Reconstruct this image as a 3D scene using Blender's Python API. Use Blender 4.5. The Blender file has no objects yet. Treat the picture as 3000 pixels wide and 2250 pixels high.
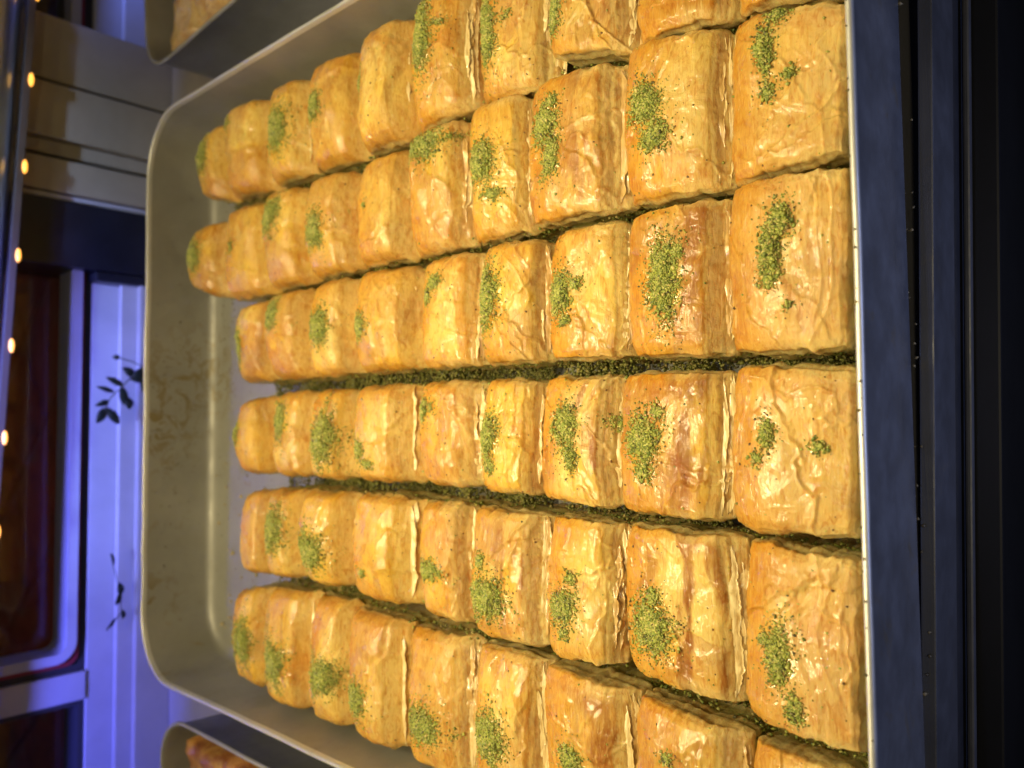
import bpy, math, random
import numpy as np
from mathutils import Vector, Matrix
from mathutils.bvhtree import BVHTree

S = bpy.context.scene
COL = S.collection
# ------------------------------------------------------------------ camera
cam_d = bpy.data.cameras.new("camera"); cam = bpy.data.objects.new("camera", cam_d); COL.objects.link(cam)
RIGHT = Vector((0.9986, -0.0420, 0.0314)); UP = Vector((0.0098, 0.7384, 0.6743)); FWD = Vector((0.0515, 0.6730, -0.7378))
# the phone was held on its side: picture-right is away from true up
cx, cy, cz = (-UP), RIGHT, (-FWD)
M = Matrix(((cx.x, cy.x, cz.x, 0), (cx.y, cy.y, cz.y, 0), (cx.z, cy.z, cz.z, 0), (0, 0, 0, 1)))
cam.matrix_world = Matrix.Translation((0.1734, -0.0853, 0.2974)) @ M.to_3x3().to_quaternion().to_matrix().to_4x4()
cam_d.sensor_width = 36; cam_d.lens = 36 * 799.7 / 1024
cam_d.clip_start = 0.01; cam_d.clip_end = 50
cam_d.dof.use_dof = True; cam_d.dof.focus_distance = 0.31; cam_d.dof.aperture_fstop = 9.5
S.camera = cam
# ------------------------------------------------------------------ light
W = bpy.data.worlds.new("World"); S.world = W; W.use_nodes = True
W.node_tree.nodes["Background"].inputs[0].default_value = (0.62, 0.50, 0.33, 1)
W.node_tree.nodes["Background"].inputs[1].default_value = 0.035
S.view_settings.view_transform = 'Standard'; S.view_settings.look = 'None'; S.view_settings.exposure = 0.12; S.view_settings.gamma = 1
def area(name, loc, target, sx, sy, power, col, spread=180):
    l = bpy.data.lights.new(name, 'AREA'); l.shape = 'RECTANGLE'; l.size = sx; l.size_y = sy; l.energy = power; l.color = col
    l.spread = math.radians(spread)
    o = bpy.data.objects.new(name, l); COL.objects.link(o); o.location = loc
    o.rotation_euler = (Vector(target) - Vector(loc)).to_track_quat('-Z', 'Y').to_euler(); return o
WARM = (1.0, 0.82, 0.44)
area("case_strip_lamp", (0.20, 0.44, 0.62), (0.2, 0.08, 0), 0.55, 0.010, 0.65, WARM, 88)
area("case_strip_lamp", (0.20, 0.20, 0.62), (0.2, 0.14, 0), 0.55, 0.010, 0.54, WARM, 100)
area("added_glint_strip", (0.12, 0.24, 0.60), (0.17, 0.18, 0), 0.010, 0.40, 0.40, WARM, 96)  # added strip, turned lengthwise to draw glints in the glaze
for i, (lx, ly) in enumerate(((0.27, 0.14), (0.28, 0.40), (0.04, 0.30))):
    area("case_spot_lamp", (lx, ly, 0.60), (0.19 + .3 * (lx - .19), ly - max(0, ly - .12) * .85, 0), 0.030, 0.030, 0.11, (1.0, 0.82, 0.46), 92)
area("front_fill", (0.22, -0.30, 0.70), (0.2, 0.35, 0), 0.30, 0.08, 0.50, (1.0, 0.84, 0.50))  # added fill from the front, brightens the beige post
area("blue_frame_lamp", (0.0, 0.515, 0.21), (0.0, 0.66, 0.03), 0.60, 0.02, 0.72, (0.11, 0.13, 1.0), 66)  # unseen blue source lighting the window frame
area("blue_frame_lamp", (0.62, 0.515, 0.21), (0.62, 0.66, 0.03), 0.16, 0.02, 0.25, (0.16, 0.24, 1.0), 70)
area("added_blue_fill", (0.20, -0.36, -0.02), (0.2, 0.0, 0.01), 0.30, 0.03, 0.16, (0.42, 0.52, 1.0), 100)  # added low fill, tints the near outer tray wall blue
area("added_blue_fill", (0.20, 0.02, 0.70), (0.2, 0.10, 0.0), 0.03, 0.010, 0.035, (0.42, 0.50, 1.0), 100)  # added for the rim highlight and blue glints on the pastry
area("tube_reflection_fill", (0.25, 0.36, 0.55), (0.25, 0.59, 0.13), 0.40, 0.02, 0.16, (0.36, 0.52, 1.0), 20)  # added so the metal tube has something cold to reflect

# ------------------------------------------------------------------ helpers
def tag(o, label=None, cat=None, group=None, kind=None):
    if label: o["label"] = label
    if cat: o["category"] = cat
    if group: o["group"] = group
    if kind: o["kind"] = kind
    return o
def empty(name, loc=(0, 0, 0)):
    o = bpy.data.objects.new(name, None); o.location = loc; o.empty_display_size = .01; COL.objects.link(o); return o
def mesh_obj(name, verts, faces, mat, parent=None, col=None, smooth=True, attrs=None):
    me = bpy.data.meshes.new(name)
    v = np.asarray(verts, dtype=np.float32)
    if isinstance(faces, np.ndarray):
        n, k = faces.shape
        me.vertices.add(len(v)); me.vertices.foreach_set('co', v.ravel())
        me.loops.add(n * k); me.loops.foreach_set('vertex_index', faces.astype(np.int32).ravel())
        me.polygons.add(n); me.polygons.foreach_set('loop_start', np.arange(n, dtype=np.int32) * k)
        me.update(calc_edges=True)
    else:
        me.from_pydata([tuple(map(float, p)) for p in v], [], faces); me.update()
    me.validate()
    if smooth: me.polygons.foreach_set('use_smooth', np.ones(len(me.polygons), dtype=bool))
    if col is not None:
        a = me.color_attributes.new('col', 'FLOAT_COLOR', 'POINT')
        c = np.ones((len(v), 4), dtype=np.float32); c[:, :3] = col; a.data.foreach_set('color', c.ravel())
    if attrs:
        for an, av in attrs.items():
            a = me.attributes.new(an, 'FLOAT', 'POINT'); a.data.foreach_set('value', np.asarray(av, dtype=np.float32))
    me.materials.append(mat)
    o = bpy.data.objects.new(name, me); COL.objects.link(o)
    if parent is not None:
        o.parent = parent
        o.matrix_parent_inverse = parent.matrix_basis.inverted()
    return o
def box(name, x0, x1, y0, y1, z0, z1, mat, parent=None, bev=0.0, shear=None):
    import bmesh
    bm = bmesh.new(); bmesh.ops.create_cube(bm, size=1)
    for v in bm.verts:
        v.co = Vector(((x0 + x1) / 2 + v.co.x * (x1 - x0), (y0 + y1) / 2 + v.co.y * (y1 - y0), (z0 + z1) / 2 + v.co.z * (z1 - z0)))
        if shear: v.co += Vector(shear(v.co.x, v.co.y, v.co.z))
    if bev: bmesh.ops.bevel(bm, geom=bm.edges[:], offset=bev, segments=2, affect='EDGES', profile=.6)
    me = bpy.data.meshes.new(name); bm.to_mesh(me); bm.free(); me.materials.append(mat)
    o = bpy.data.objects.new(name, me); COL.objects.link(o)
    if parent is not None: o.parent = parent; o.matrix_parent_inverse = parent.matrix_basis.inverted()
    return o

RT = np.random.RandomState(5).rand(256, 256)
def vn(x, y, seed=0):                                  # smooth value noise in [-1,1]
    x = np.asarray(x, float) + seed * 17.31; y = np.asarray(y, float) + seed * 9.77
    xi = np.floor(x).astype(int); yi = np.floor(y).astype(int); fx = x - xi; fy = y - yi
    fx = fx * fx * (3 - 2 * fx); fy = fy * fy * (3 - 2 * fy)
    g = lambda a, b: RT[a & 255, b & 255]
    return 2 * ((g(xi, yi) * (1 - fx) + g(xi + 1, yi) * fx) * (1 - fy) + (g(xi, yi + 1) * (1 - fx) + g(xi + 1, yi + 1) * fx) * fy) - 1
def fbm(x, y, seed=0, o=3):
    r = 0; a = 1; t = 0
    for k in range(o): r = r + a * vn(x * 2 ** k, y * 2 ** k, seed + k * 3); t += a; a *= .5
    return r / t
def ss(a, b, x):
    t = np.clip((x - a) / (b - a), 0, 1); return t * t * (3 - 2 * t)

# ------------------------------------------------------------------ materials
def mat(name):
    m = bpy.data.materials.new(name); m.use_nodes = True; return m, m.node_tree.nodes, m.node_tree.links, m.node_tree.nodes["Principled BSDF"]
def noise(N, L, vec, scale, detail=3, rough=.55, dist=0.0):
    n = N.new('ShaderNodeTexNoise'); n.inputs['Scale'].default_value = scale; n.inputs['Detail'].default_value = detail
    n.inputs['Roughness'].default_value = rough; n.inputs['Distortion'].default_value = dist
    if vec is not None: L.new(vec, n.inputs['Vector'])
    return n.outputs[0]
def ramp(N, L, fac, pts):
    r = N.new('ShaderNodeValToRGB'); L.new(fac, r.inputs[0])
    e = r.color_ramp.elements
    while len(e) < len(pts): e.new(.5)
    for q, (p, c) in zip(e, pts):
        q.position = p; q.color = (c if isinstance(c, tuple) else (c, c, c)) + (1,)
    return r.outputs[0]
def mixc(N, L, fac, a, b, mode='MIX'):
    m = N.new('ShaderNodeMix'); m.data_type = 'RGBA'; m.blend_type = mode
    for i, v in ((0, fac), (6, a), (7, b)):
        if isinstance(v, (float, int)): m.inputs[i].default_value = v
        elif isinstance(v, tuple): m.inputs[i].default_value = v + (1,)
        else: L.new(v, m.inputs[i])
    return m.outputs[2]
def mapped(N, L, sc=(1, 1, 1), rot=(0, 0, 0)):
    t = N.new('ShaderNodeTexCoord'); mp = N.new('ShaderNodeMapping'); mp.inputs['Scale'].default_value = sc; mp.inputs['Rotation'].default_value = rot
    L.new(t.outputs['Object'], mp.inputs['Vector']); return mp.outputs[0]
def bump(N, L, h, dist, strength=1.0, prev=None):
    b = N.new('ShaderNodeBump'); b.inputs['Distance'].default_value = dist; b.inputs['Strength'].default_value = strength
    L.new(h, b.inputs['Height'])
    if prev is not None: L.new(prev, b.inputs['Normal'])
    return b.outputs[0]

def ridged(N, L, vec, scale, detail=3):
    n = N.new('ShaderNodeTexNoise'); n.noise_type = 'RIDGED_MULTIFRACTAL'; n.inputs['Scale'].default_value = scale; n.inputs['Detail'].default_value = detail
    n.inputs['Roughness'].default_value = .5; n.inputs['Distortion'].default_value = .6
    if 'Gain' in n.inputs: n.inputs['Gain'].default_value = 1.6
    L.new(vec, n.inputs['Vector']); return n.outputs[0]
def phyllo_material(name, coat=.85, rough=.55, fine=1.0):
    m, N, L, P = mat(name)
    at = N.new('ShaderNodeAttribute'); at.attribute_name = 'col'
    v1 = mapped(N, L, (1, 1, 1)); vx = mapped(N, L, (.5, 1.3, 1.4), (0, 0, .15))
    n1 = noise(N, L, v1, 95, 3, .55, .8); n2 = noise(N, L, vx, 330, 4, .6, 1.2); rg = ridged(N, L, vx, 75, 2); n4 = noise(N, L, v1, 210, 2, .5, .5)
    vf = mapped(N, L, (.16, 1.5, 1.2), (0, 0, .10)); nf = noise(N, L, vf, 620, 4, .65, 1.6); n6 = noise(N, L, v1, 640, 3, .6, .4); nb = noise(N, L, v1, 48, 5, .62, 1.0)
    c = mixc(N, L, ramp(N, L, n1, [(.40, 0.0), (.70, .38)]), at.outputs[0], (0.74, .50, .13))
    c = mixc(N, L, ramp(N, L, n2, [(.36, .55), (.50, 0.0)]), c, (0.72, .42, .16), 'MULTIPLY')
    c = mixc(N, L, ramp(N, L, nf, [(.36, .45), (.48, 0.0)]), c, (0.80, .56, .26), 'MULTIPLY')
    c = mixc(N, L, ramp(N, L, nf, [(.56, 0.0), (.72, .45)]), c, (0.88, .70, .30))
    c = mixc(N, L, ramp(N, L, nb, [(.55, 0.0), (.70, .45)]), c, (0.80, .42, .08), 'MULTIPLY')
    c = mixc(N, L, ramp(N, L, n6, [(.68, 0.0), (.76, .40)]), c, (0.42, .22, .06))
    L.new(c, P.inputs['Base Color'])
    P.inputs['Roughness'].default_value = rough; P.inputs['Specular IOR Level'].default_value = .2
    P.inputs['Subsurface Weight'].default_value = .25; P.inputs['Subsurface Radius'].default_value = (1, .5, .12); P.inputs['Subsurface Scale'].default_value = .004
    wet = N.new('ShaderNodeMath'); wet.operation = 'MULTIPLY'; wet.inputs[1].default_value = coat
    L.new(ramp(N, L, noise(N, L, v1, 70, 4, .6, .8), [(.38, .15), (.57, 1.0)]), wet.inputs[0]); L.new(wet.outputs[0], P.inputs['Coat Weight'])
    P.inputs['Coat Roughness'].default_value = .055; P.inputs['Coat IOR'].default_value = 1.6
    b = bump(N, L, n1, .0012 * fine, .6); b = bump(N, L, rg, .0003 * fine, .5, b); b = bump(N, L, n2, .00025 * fine, .5, b); b = bump(N, L, nf, .0003 * fine, .6, b)
    L.new(b, P.inputs['Normal'])
    bc = bump(N, L, n1, .0018, 1.0); bc = bump(N, L, n4, .0007, .9, bc); bc = bump(N, L, n2, .0002, .6, bc); L.new(bc, P.inputs['Coat Normal'])
    return m
M_PHY = phyllo_material("golden_phyllo")
def sheet_material(name="thin_phyllo_sheet", ca=(.62, .42, .14), cb=(.84, .68, .34)):
    m, N, L, P = mat(name)
    v = mapped(N, L, (.5, 2, 2)); n = noise(N, L, v, 300, 4, .6, .4)
    L.new(ramp(N, L, n, [(.3, ca), (.6, cb)]), P.inputs['Base Color'])
    P.inputs['Roughness'].default_value = .4; P.inputs['Coat Weight'].default_value = .8; P.inputs['Coat Roughness'].default_value = .12
    P.inputs['Transmission Weight'].default_value = 0.0
    L.new(bump(N, L, n, .0008, .7), P.inputs['Normal'])
    return m
M_SHEET = sheet_material(); M_SHEET2 = sheet_material('toasted_phyllo_sheet', (.44, .24, .06), (.66, .44, .15))
def crumb_material():
    m, N, L, P = mat("ground_pistachio")
    at = N.new('ShaderNodeAttribute'); at.attribute_name = 'col'; L.new(at.outputs[0], P.inputs['Base Color'])
    P.inputs['Roughness'].default_value = .55; P.inputs['Coat Weight'].default_value = .25; P.inputs['Coat Roughness'].default_value = .3
    return m
M_CRUMB = crumb_material()
def steel_material(name, base=(.50, .49, .44), rough=.34, stain=1.0, sc=(1, 1, 1)):
    m, N, L, P = mat(name)
    v = mapped(N, L, sc); vb = mapped(N, L, (1.5, 60, 60)); vc = mapped(N, L, (60, 1.5, 60))
    n = noise(N, L, v, 16, 5, .6, .4); f = noise(N, L, v, 220, 4, .7); br = noise(N, L, vb, 12, 3, .6)
    c = mixc(N, L, ramp(N, L, n, [(.3, 0.0), (.7, .7)]), base, tuple(x * .72 for x in base))
    c = mixc(N, L, ramp(N, L, f, [(.66, 0.0), (.74, .65 * stain)]), c, (.22, .17, .09))
    c = mixc(N, L, ramp(N, L, noise(N, L, v, 42, 5, .65, .8), [(.62, 0.0), (.70, .5 * stain)]), c, (.33, .25, .11))
    if stain >= 1:
        for (px_, py_, pz_, rad) in ((.175, .500, .044, .045), (.21, .49, .02, .05), (.05, .50, .045, .03)):
            vd = N.new('ShaderNodeVectorMath'); vd.operation = 'DISTANCE'; vd.inputs[1].default_value = (px_, py_, pz_); L.new(v, vd.inputs[0])
            mm = N.new('ShaderNodeMath'); mm.operation = 'MULTIPLY'
            L.new(ramp(N, L, vd.outputs['Value'], [(0, 1.0), (rad, 0.0)]), mm.inputs[0]); L.new(ramp(N, L, noise(N, L, v, 90, 4, .65, 1.0), [(.50, 0.0), (.58, .8)]), mm.inputs[1])
            c = mixc(N, L, mm.outputs[0], c, (.26, .19, .05))
    L.new(c, P.inputs['Base Color']); P.inputs['Metallic'].default_value = .55
    L.new(ramp(N, L, noise(N, L, v, 60, 4, .6), [(.3, rough - .05), (.7, rough + .22)]), P.inputs['Roughness'])
    b = bump(N, L, br, .0004, .25); L.new(bump(N, L, f, .0003, .35, b), P.inputs['Normal'])
    return m
M_TRAY = steel_material("tray_aluminium", (.43, .425, .385), .46)
M_RIM = steel_material("worn_rim_aluminium", (.80, .80, .76), .32, .5)
M_LEDGE = steel_material("dark_steel", (.20, .205, .22), .35, .3)
def plain(name, c, rough=.5, metal=0.0, nz=0.0, coat=0.0, sc=40, emi=None, es=0):
    m, N, L, P = mat(name)
    P.inputs['Roughness'].default_value = rough; P.inputs['Metallic'].default_value = metal; P.inputs['Coat Weight'].default_value = coat
    v = mapped(N, L); n = noise(N, L, v, sc, 5, .65, .3)
    L.new(ramp(N, L, n, [(.3, tuple(x * (1 - nz) for x in c)), (.7, tuple(min(1, x * (1 + nz)) for x in c))]), P.inputs['Base Color'])
    L.new(bump(N, L, n, .0006, .25), P.inputs['Normal'])
    if emi: P.inputs['Emission Color'].default_value = emi + (1,); P.inputs['Emission Strength'].default_value = es
    return m
M_PVC = plain("white_window_frame_paint", (.42, .42, .46), .4, nz=.10, sc=18)
M_TAN = plain("beige_post_paint", (.34, .30, .22), .4, nz=.12, sc=14)
M_GASK = plain("dark_rubber_gasket", (.03, .03, .035), .6)
M_RED = plain("dark_red_seal", (.22, .02, .03), .5)
M_BLACK = plain("black_panel", (.010, .010, .010), .45, nz=.2)
M_CASE = plain("case_front_metal", (.085, .088, .10), .36, metal=.5, nz=.25)
M_JAMB = plain("navy_jamb", (.012, .013, .022), .35, nz=.4, sc=25)
M_SHELF = plain("white_shelf_laminate", (.36, .36, .40), .4, nz=.06)
M_CHROME = plain("polished_tube", (.55, .62, .74), .30, metal=1.0, nz=.05)
M_BRASS = plain("led_channel", (.14, .12, .10), .4, metal=.4, nz=.1)
M_LED = plain("amber_led", (1, .6, .15), .4, emi=(1.0, .42, .045), es=1.9)
M_LEAF = plain("dark_leaf", (.012, .022, .016), .5, nz=.3)
M_STEM = plain("leaf_stem", (.05, .06, .03), .6)
def glass_material():
    m, N, L, P = mat("window_glass")
    out = N['Material Output']; mix = N.new('ShaderNodeMixShader'); tr = N.new('ShaderNodeBsdfTransparent'); gl = N.new('ShaderNodeBsdfGlossy')
    tr.inputs[0].default_value = (.60, .60, .62, 1); gl.inputs['Roughness'].default_value = .04
    mix.inputs[0].default_value = .045; L.new(tr.outputs[0], mix.inputs[1]); L.new(gl.outputs[0], mix.inputs[2]); L.new(mix.outputs[0], out.inputs[0]); N.remove(P)
    return m
M_GLASS = glass_material()
def paving_material():
    m, N, L, P = mat("red_brown_paving")
    v = mapped(N, L); n = noise(N, L, v, 9, 5, .65, .8)
    L.new(ramp(N, L, n, [(.32, (.08, .025, .018)), (.5, (.26, .07, .035)), (.68, (.16, .12, .11))]), P.inputs['Base Color']); P.inputs['Roughness'].default_value = .45
    L.new(bump(N, L, n, .01, .5), P.inputs['Normal'])
    return m
M_PAVE = paving_material()

# ------------------------------------------------------------------ tray builder
def rrect(x0, x1, y0, y1, r, n=10):
    pts = []
    for (cxx, cyy, a0) in ((x1 - r, y0 + r, -90), (x1 - r, y1 - r, 0), (x0 + r, y1 - r, 90), (x0 + r, y0 + r, 180)):
        for k in range(n + 1):
            a = math.radians(a0 + 90 * k / n); pts.append((cxx + r * math.cos(a), cyy + r * math.sin(a)))
    # subdivide straight runs
    out = []
    for i, p in enumerate(pts):
        q = pts[(i + 1) % len(pts)]; out.append(p)
        d = math.dist(p, q)
        if d > .03:
            m_ = int(d / .015)
            for k in range(1, m_): out.append((p[0] + (q[0] - p[0]) * k / m_, p[1] + (q[1] - p[1]) * k / m_))
    return out
def tray(x0, x1, y0, y1, H, r, zb, label, group, rim=None, dents=1):
    t = empty("baking_tray", ((x0 + x1) / 2, (y0 + y1) / 2, zb))
    tag(t, label, "tray", group)
    # (inset, z, part)
    prof = [(.020, .0, 0), (.013, .0, 0), (.0095, .0008, 0), (.0072, .0030, 0), (.0062, .0060, 0), (.0045, .018, 0), (.0025, .034, 0), (.0010, H - .003, 0), (.0006, H - .0008, 1), (.0002, H, 1), (-.0008, H + .0002, 1), (-.0016, H - .0004, 1), (-.0018, H - .0018, 1), (-.0010, H - .0028, 1), (-.0006, H - .0034, 2), (.0002, .03, 2), (.0008, .01, 2), (.0014, zb + .003, 2), (.0035, zb + .0004, 2)]
    rings = []
    base = rrect(0, 1, 0, 1, .1)
    for ins, z, p in prof:
        i = ins if p == 0 else ins
        rr_ = max(.008, r - max(0, i) * .9)
        ring = rrect(x0 + i, x1 - i, y0 + i, y1 - i, rr_)
        rings.append([(a, b, z) for a, b in ring])
    # use same vertex count per ring: resample by walking the base ring proportions
    def resamp(ring, n=260):
        P_ = np.array(ring + [ring[0]]); s = np.r_[0, np.cumsum(np.linalg.norm(np.diff(P_[:, :2], axis=0), axis=1))]; u = np.linspace(0, s[-1], n, endpoint=False)
        return np.stack([np.interp(u, s, P_[:, k]) for k in range(3)], 1)
    R_ = [resamp(q, 300) for q in rings]
    n = 300
    for k, q in enumerate(R_):
        if prof[k][1] > .004:
            w = fbm(q[:, 0] * 14, q[:, 1] * 14, 3, 2) * .0006 * dents
            q[:, 0] += w; q[:, 1] += w; 
            if prof[k][1] > H - .004: q[:, 2] += fbm(q[:, 0] * 40, q[:, 1] * 40, 8, 2) * .0004 * dents
    for nm, ks in (("tray_inner_wall", range(0, 8)), ("tray_rim", range(7, 14)), ("tray_outer_wall", range(13, 19))):
        ks = list(ks); V = np.concatenate([R_[k] for k in ks]); F = []
        for a in range(len(ks) - 1):
            i0 = np.arange(n); i1 = (i0 + 1) % n
            F.append(np.stack([a * n + i0, a * n + i1, (a + 1) * n + i1, (a + 1) * n + i0], 1))
        mesh_obj(nm, V, np.concatenate(F)[:, ::-1].copy(), {'tray_inner_wall': M_TRAY, 'tray_rim': rim or M_TRAY}.get(nm, M_OUTER), t)
    # floor sheet, slightly uneven
    f = R_[0]; nx, ny = 40, 50
    V = [tuple(p) for p in f] + [((x0 + x1) / 2, (y0 + y1) / 2, 0.0)]
    mesh_obj("tray_floor", np.array(V), [(i, (i + 1) % n, n) for i in range(n)], M_TRAY, t, smooth=False)
    g = R_[-1]; V = [tuple(p) for p in g] + [((x0 + x1) / 2, (y0 + y1) / 2, zb + .0004)]
    mesh_obj("tray_underside", np.array(V), [((i + 1) % n, i, n) for i in range(n)], M_OUTER, t, smooth=False)
    return t
M_OUTER = steel_material("tray_outside_metal", (.32, .33, .35), .34, .8)

# ------------------------------------------------------------------ crumbs
OCT_V = np.array([(1, 0, 0), (-1, 0, 0), (0, 1, 0), (0, -1, 0), (0, 0, 1), (0, 0, -1)], float)
OCT_F = np.array([(0, 2, 4), (2, 1, 4), (1, 3, 4), (3, 0, 4), (2, 0, 5), (1, 2, 5), (3, 1, 5), (0, 3, 5)])
GREENS = np.array([(.30, .32, .05), (.34, .37, .075), (.20, .25, .04), (.42, .41, .11), (.13, .17, .03), (.52, .42, .14), (.09, .08, .025)])
GW = np.array([.22, .20, .17, .15, .12, .09, .05])
def crumbs(name, pts, sizes, parent=None, rs=None, colors=None, kind="stuff"):
    n = len(pts)
    if n == 0: return None
    rs = rs or np.random.RandomState(n)
    V = OCT_V[None] * (0.65 + .7 * rs.rand(n, 6, 1)); 
    V = V + (rs.rand(n, 6, 3) - .5) * .55
    a = rs.rand(n, 3) * 6.283
    ca, sa = np.cos(a), np.sin(a)
    def rotz(V, c, s, i, j):
        W_ = V.copy(); W_[..., i] = V[..., i] * c[:, None] - V[..., j] * s[:, None]; W_[..., j] = V[..., i] * s[:, None] + V[..., j] * c[:, None]; return W_
    V = rotz(V, ca[:, 0], sa[:, 0], 0, 1); V = rotz(V, ca[:, 1], sa[:, 1], 1, 2); V = rotz(V, ca[:, 2], sa[:, 2], 0, 2)
    V = V * np.asarray(sizes)[:, None, None] + np.asarray(pts)[:, None, :]
    F = (OCT_F[None] + (np.arange(n) * 6)[:, None, None]).reshape(-1, 3)
    if colors is None: colors = GREENS[rs.choice(len(GREENS), n, p=GW)] * (.8 + .45 * rs.rand(n, 1))
    o = mesh_obj(name, V.reshape(-1, 3), F, M_CRUMB, parent, col=np.repeat(colors, 6, axis=0), smooth=False)
    if kind: o["kind"] = kind
    return o

QUADS=[[[[0.3362,0.4522],[0.3753,0.4531],[0.3827,0.4118],[0.3258,0.4109]],[[0.3269,0.4109],[0.3853,0.4119],[0.3837,0.3592],[0.3235,0.3586]],[[0.3246,0.3586],[0.3857,0.3593],[0.3835,0.316],[0.3231,0.3157]],[[0.3245,0.3157],[0.3854,0.316],[0.385,0.2673],[0.3223,0.2672]],[[0.3233,0.2672],[0.387,0.2673],[0.388,0.2222],[0.3222,0.2225]],[[0.3234,0.2225],[0.3899,0.2222],[0.387,0.1788],[0.3257,0.1794]],[[0.3271,0.1794],[0.3882,0.1788],[0.3835,0.1302],[0.3231,0.1312]],[[0.333,0.131],[0.3846,0.1302],[0.3795,0.0857],[0.3223,0.0869]],[[0.3247,0.0869],[0.3805,0.0857],[0.3752,0.0423],[0.322,0.0437]],[[0.3225,0.0437],[0.376,0.0423],[0.3685,0.0029],[0.3173,0.0045]]],[[[0.2708,0.4577],[0.3113,0.4586],[0.315,0.4125],[0.2591,0.4116]],[[0.2578,0.4116],[0.3169,0.4126],[0.3179,0.3629],[0.2579,0.3622]],[[0.2589,0.3622],[0.3191,0.3629],[0.317,0.3166],[0.2592,0.3163]],[[0.2601,0.3163],[0.3182,0.3166],[0.3167,0.2714],[0.2603,0.2714]],[[0.2611,0.2714],[0.3178,0.2714],[0.3195,0.2262],[0.2595,0.2265]],[[0.26,0.2265],[0.3214,0.2262],[0.3234,0.1836],[0.2596,0.1842]],[[0.2602,0.1842],[0.3245,0.1836],[0.3231,0.1424],[0.2605,0.1433]],[[0.2611,0.1433],[0.3242,0.1424],[0.3227,0.0907],[0.2603,0.092]],[[0.2608,0.092],[0.3237,0.0907],[0.3187,0.0456],[0.2584,0.0471]],[[0.2588,0.0471],[0.3203,0.0455],[0.3143,0.0043],[0.261,0.0059]]],[[[0.2025,0.3973],[0.2512,0.3981],[0.2533,0.3541],[0.2024,0.3536]],[[0.2027,0.3536],[0.2542,0.3541],[0.2547,0.3091],[0.2023,0.3089]],[[0.2026,0.3089],[0.2556,0.3091],[0.2566,0.2735],[0.2024,0.2735]],[[0.2026,0.2735],[0.2575,0.2735],[0.2565,0.2211],[0.2024,0.2214]],[[0.2026,0.2214],[0.2572,0.2211],[0.2565,0.1749],[0.201,0.1755]],[[0.2011,0.1755],[0.2571,0.1749],[0.2546,0.1328],[0.2011,0.1336]],[[0.2012,0.1336],[0.2564,0.1327],[0.2556,0.091],[0.1998,0.0921]],[[0.1999,0.0921],[0.256,0.091],[0.2566,0.0472],[0.1979,0.0487]],[[0.198,0.0487],[0.2589,0.0471],[0.2567,0.0046],[0.1961,0.0065]]],[[[0.1448,0.3917],[0.1898,0.3924],[0.1936,0.3535],[0.1447,0.353]],[[0.1444,0.353],[0.194,0.3535],[0.1948,0.3135],[0.1444,0.3132]],[[0.1442,0.3132],[0.1951,0.3135],[0.1951,0.2756],[0.1446,0.2755]],[[0.1444,0.2755],[0.1953,0.2756],[0.1955,0.2232],[0.1448,0.2235]],[[0.1446,0.2235],[0.1957,0.2232],[0.1942,0.1765],[0.1438,0.1771]],[[0.1436,0.1771],[0.1943,0.1765],[0.1934,0.139],[0.1423,0.1397]],[[0.1419,0.1397],[0.1935,0.139],[0.1928,0.0956],[0.1397,0.0966]],[[0.1394,0.0967],[0.1933,0.0956],[0.1925,0.0471],[0.1378,0.0485]],[[0.1376,0.0485],[0.1937,0.047],[0.1905,0.0043],[0.1362,0.006]]],[[[0.0826,0.3885],[0.132,0.3892],[0.136,0.3555],[0.0845,0.355]],[[0.084,0.355],[0.1366,0.3555],[0.1373,0.3189],[0.0859,0.3185]],[[0.085,0.3185],[0.137,0.3189],[0.1377,0.2755],[0.0841,0.2755]],[[0.0833,0.2755],[0.1376,0.2755],[0.1367,0.2225],[0.0824,0.2227]],[[0.0815,0.2227],[0.1362,0.2225],[0.1359,0.1832],[0.0795,0.1838]],[[0.0787,0.1838],[0.1356,0.1832],[0.1355,0.1341],[0.0777,0.1351]],[[0.0772,0.1351],[0.1353,0.1341],[0.1347,0.0957],[0.0781,0.0968]],[[0.0776,0.0968],[0.1345,0.0957],[0.133,0.0448],[0.073,0.0464]],[[0.0723,0.0464],[0.1331,0.0448],[0.1294,0.0048],[0.0677,0.0068]]],[[[0.0152,0.3985],[0.0691,0.3994],[0.0749,0.3628],[0.0124,0.3621]],[[0.0101,0.3621],[0.0752,0.3628],[0.0783,0.3152],[0.0097,0.3148]],[[0.0084,0.3148],[0.0776,0.3152],[0.0776,0.2775],[0.0099,0.2774]],[[0.0087,0.2774],[0.0766,0.2775],[0.0744,0.231],[0.0085,0.2312]],[[0.007,0.2312],[0.0734,0.231],[0.0735,0.1829],[0.0071,0.1836]],[[0.0061,0.1836],[0.073,0.183],[0.0737,0.1374],[0.0079,0.1385]],[[0.0069,0.1385],[0.0731,0.1374],[0.0711,0.0906],[0.0102,0.0919]],[[0.0094,0.0919],[0.0704,0.0906],[0.0655,0.0449],[0.0123,0.0463]],[[0.0116,0.0463],[0.0648,0.0449],[0.0613,0.0053],[0.0132,0.0068]]]]
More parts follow.
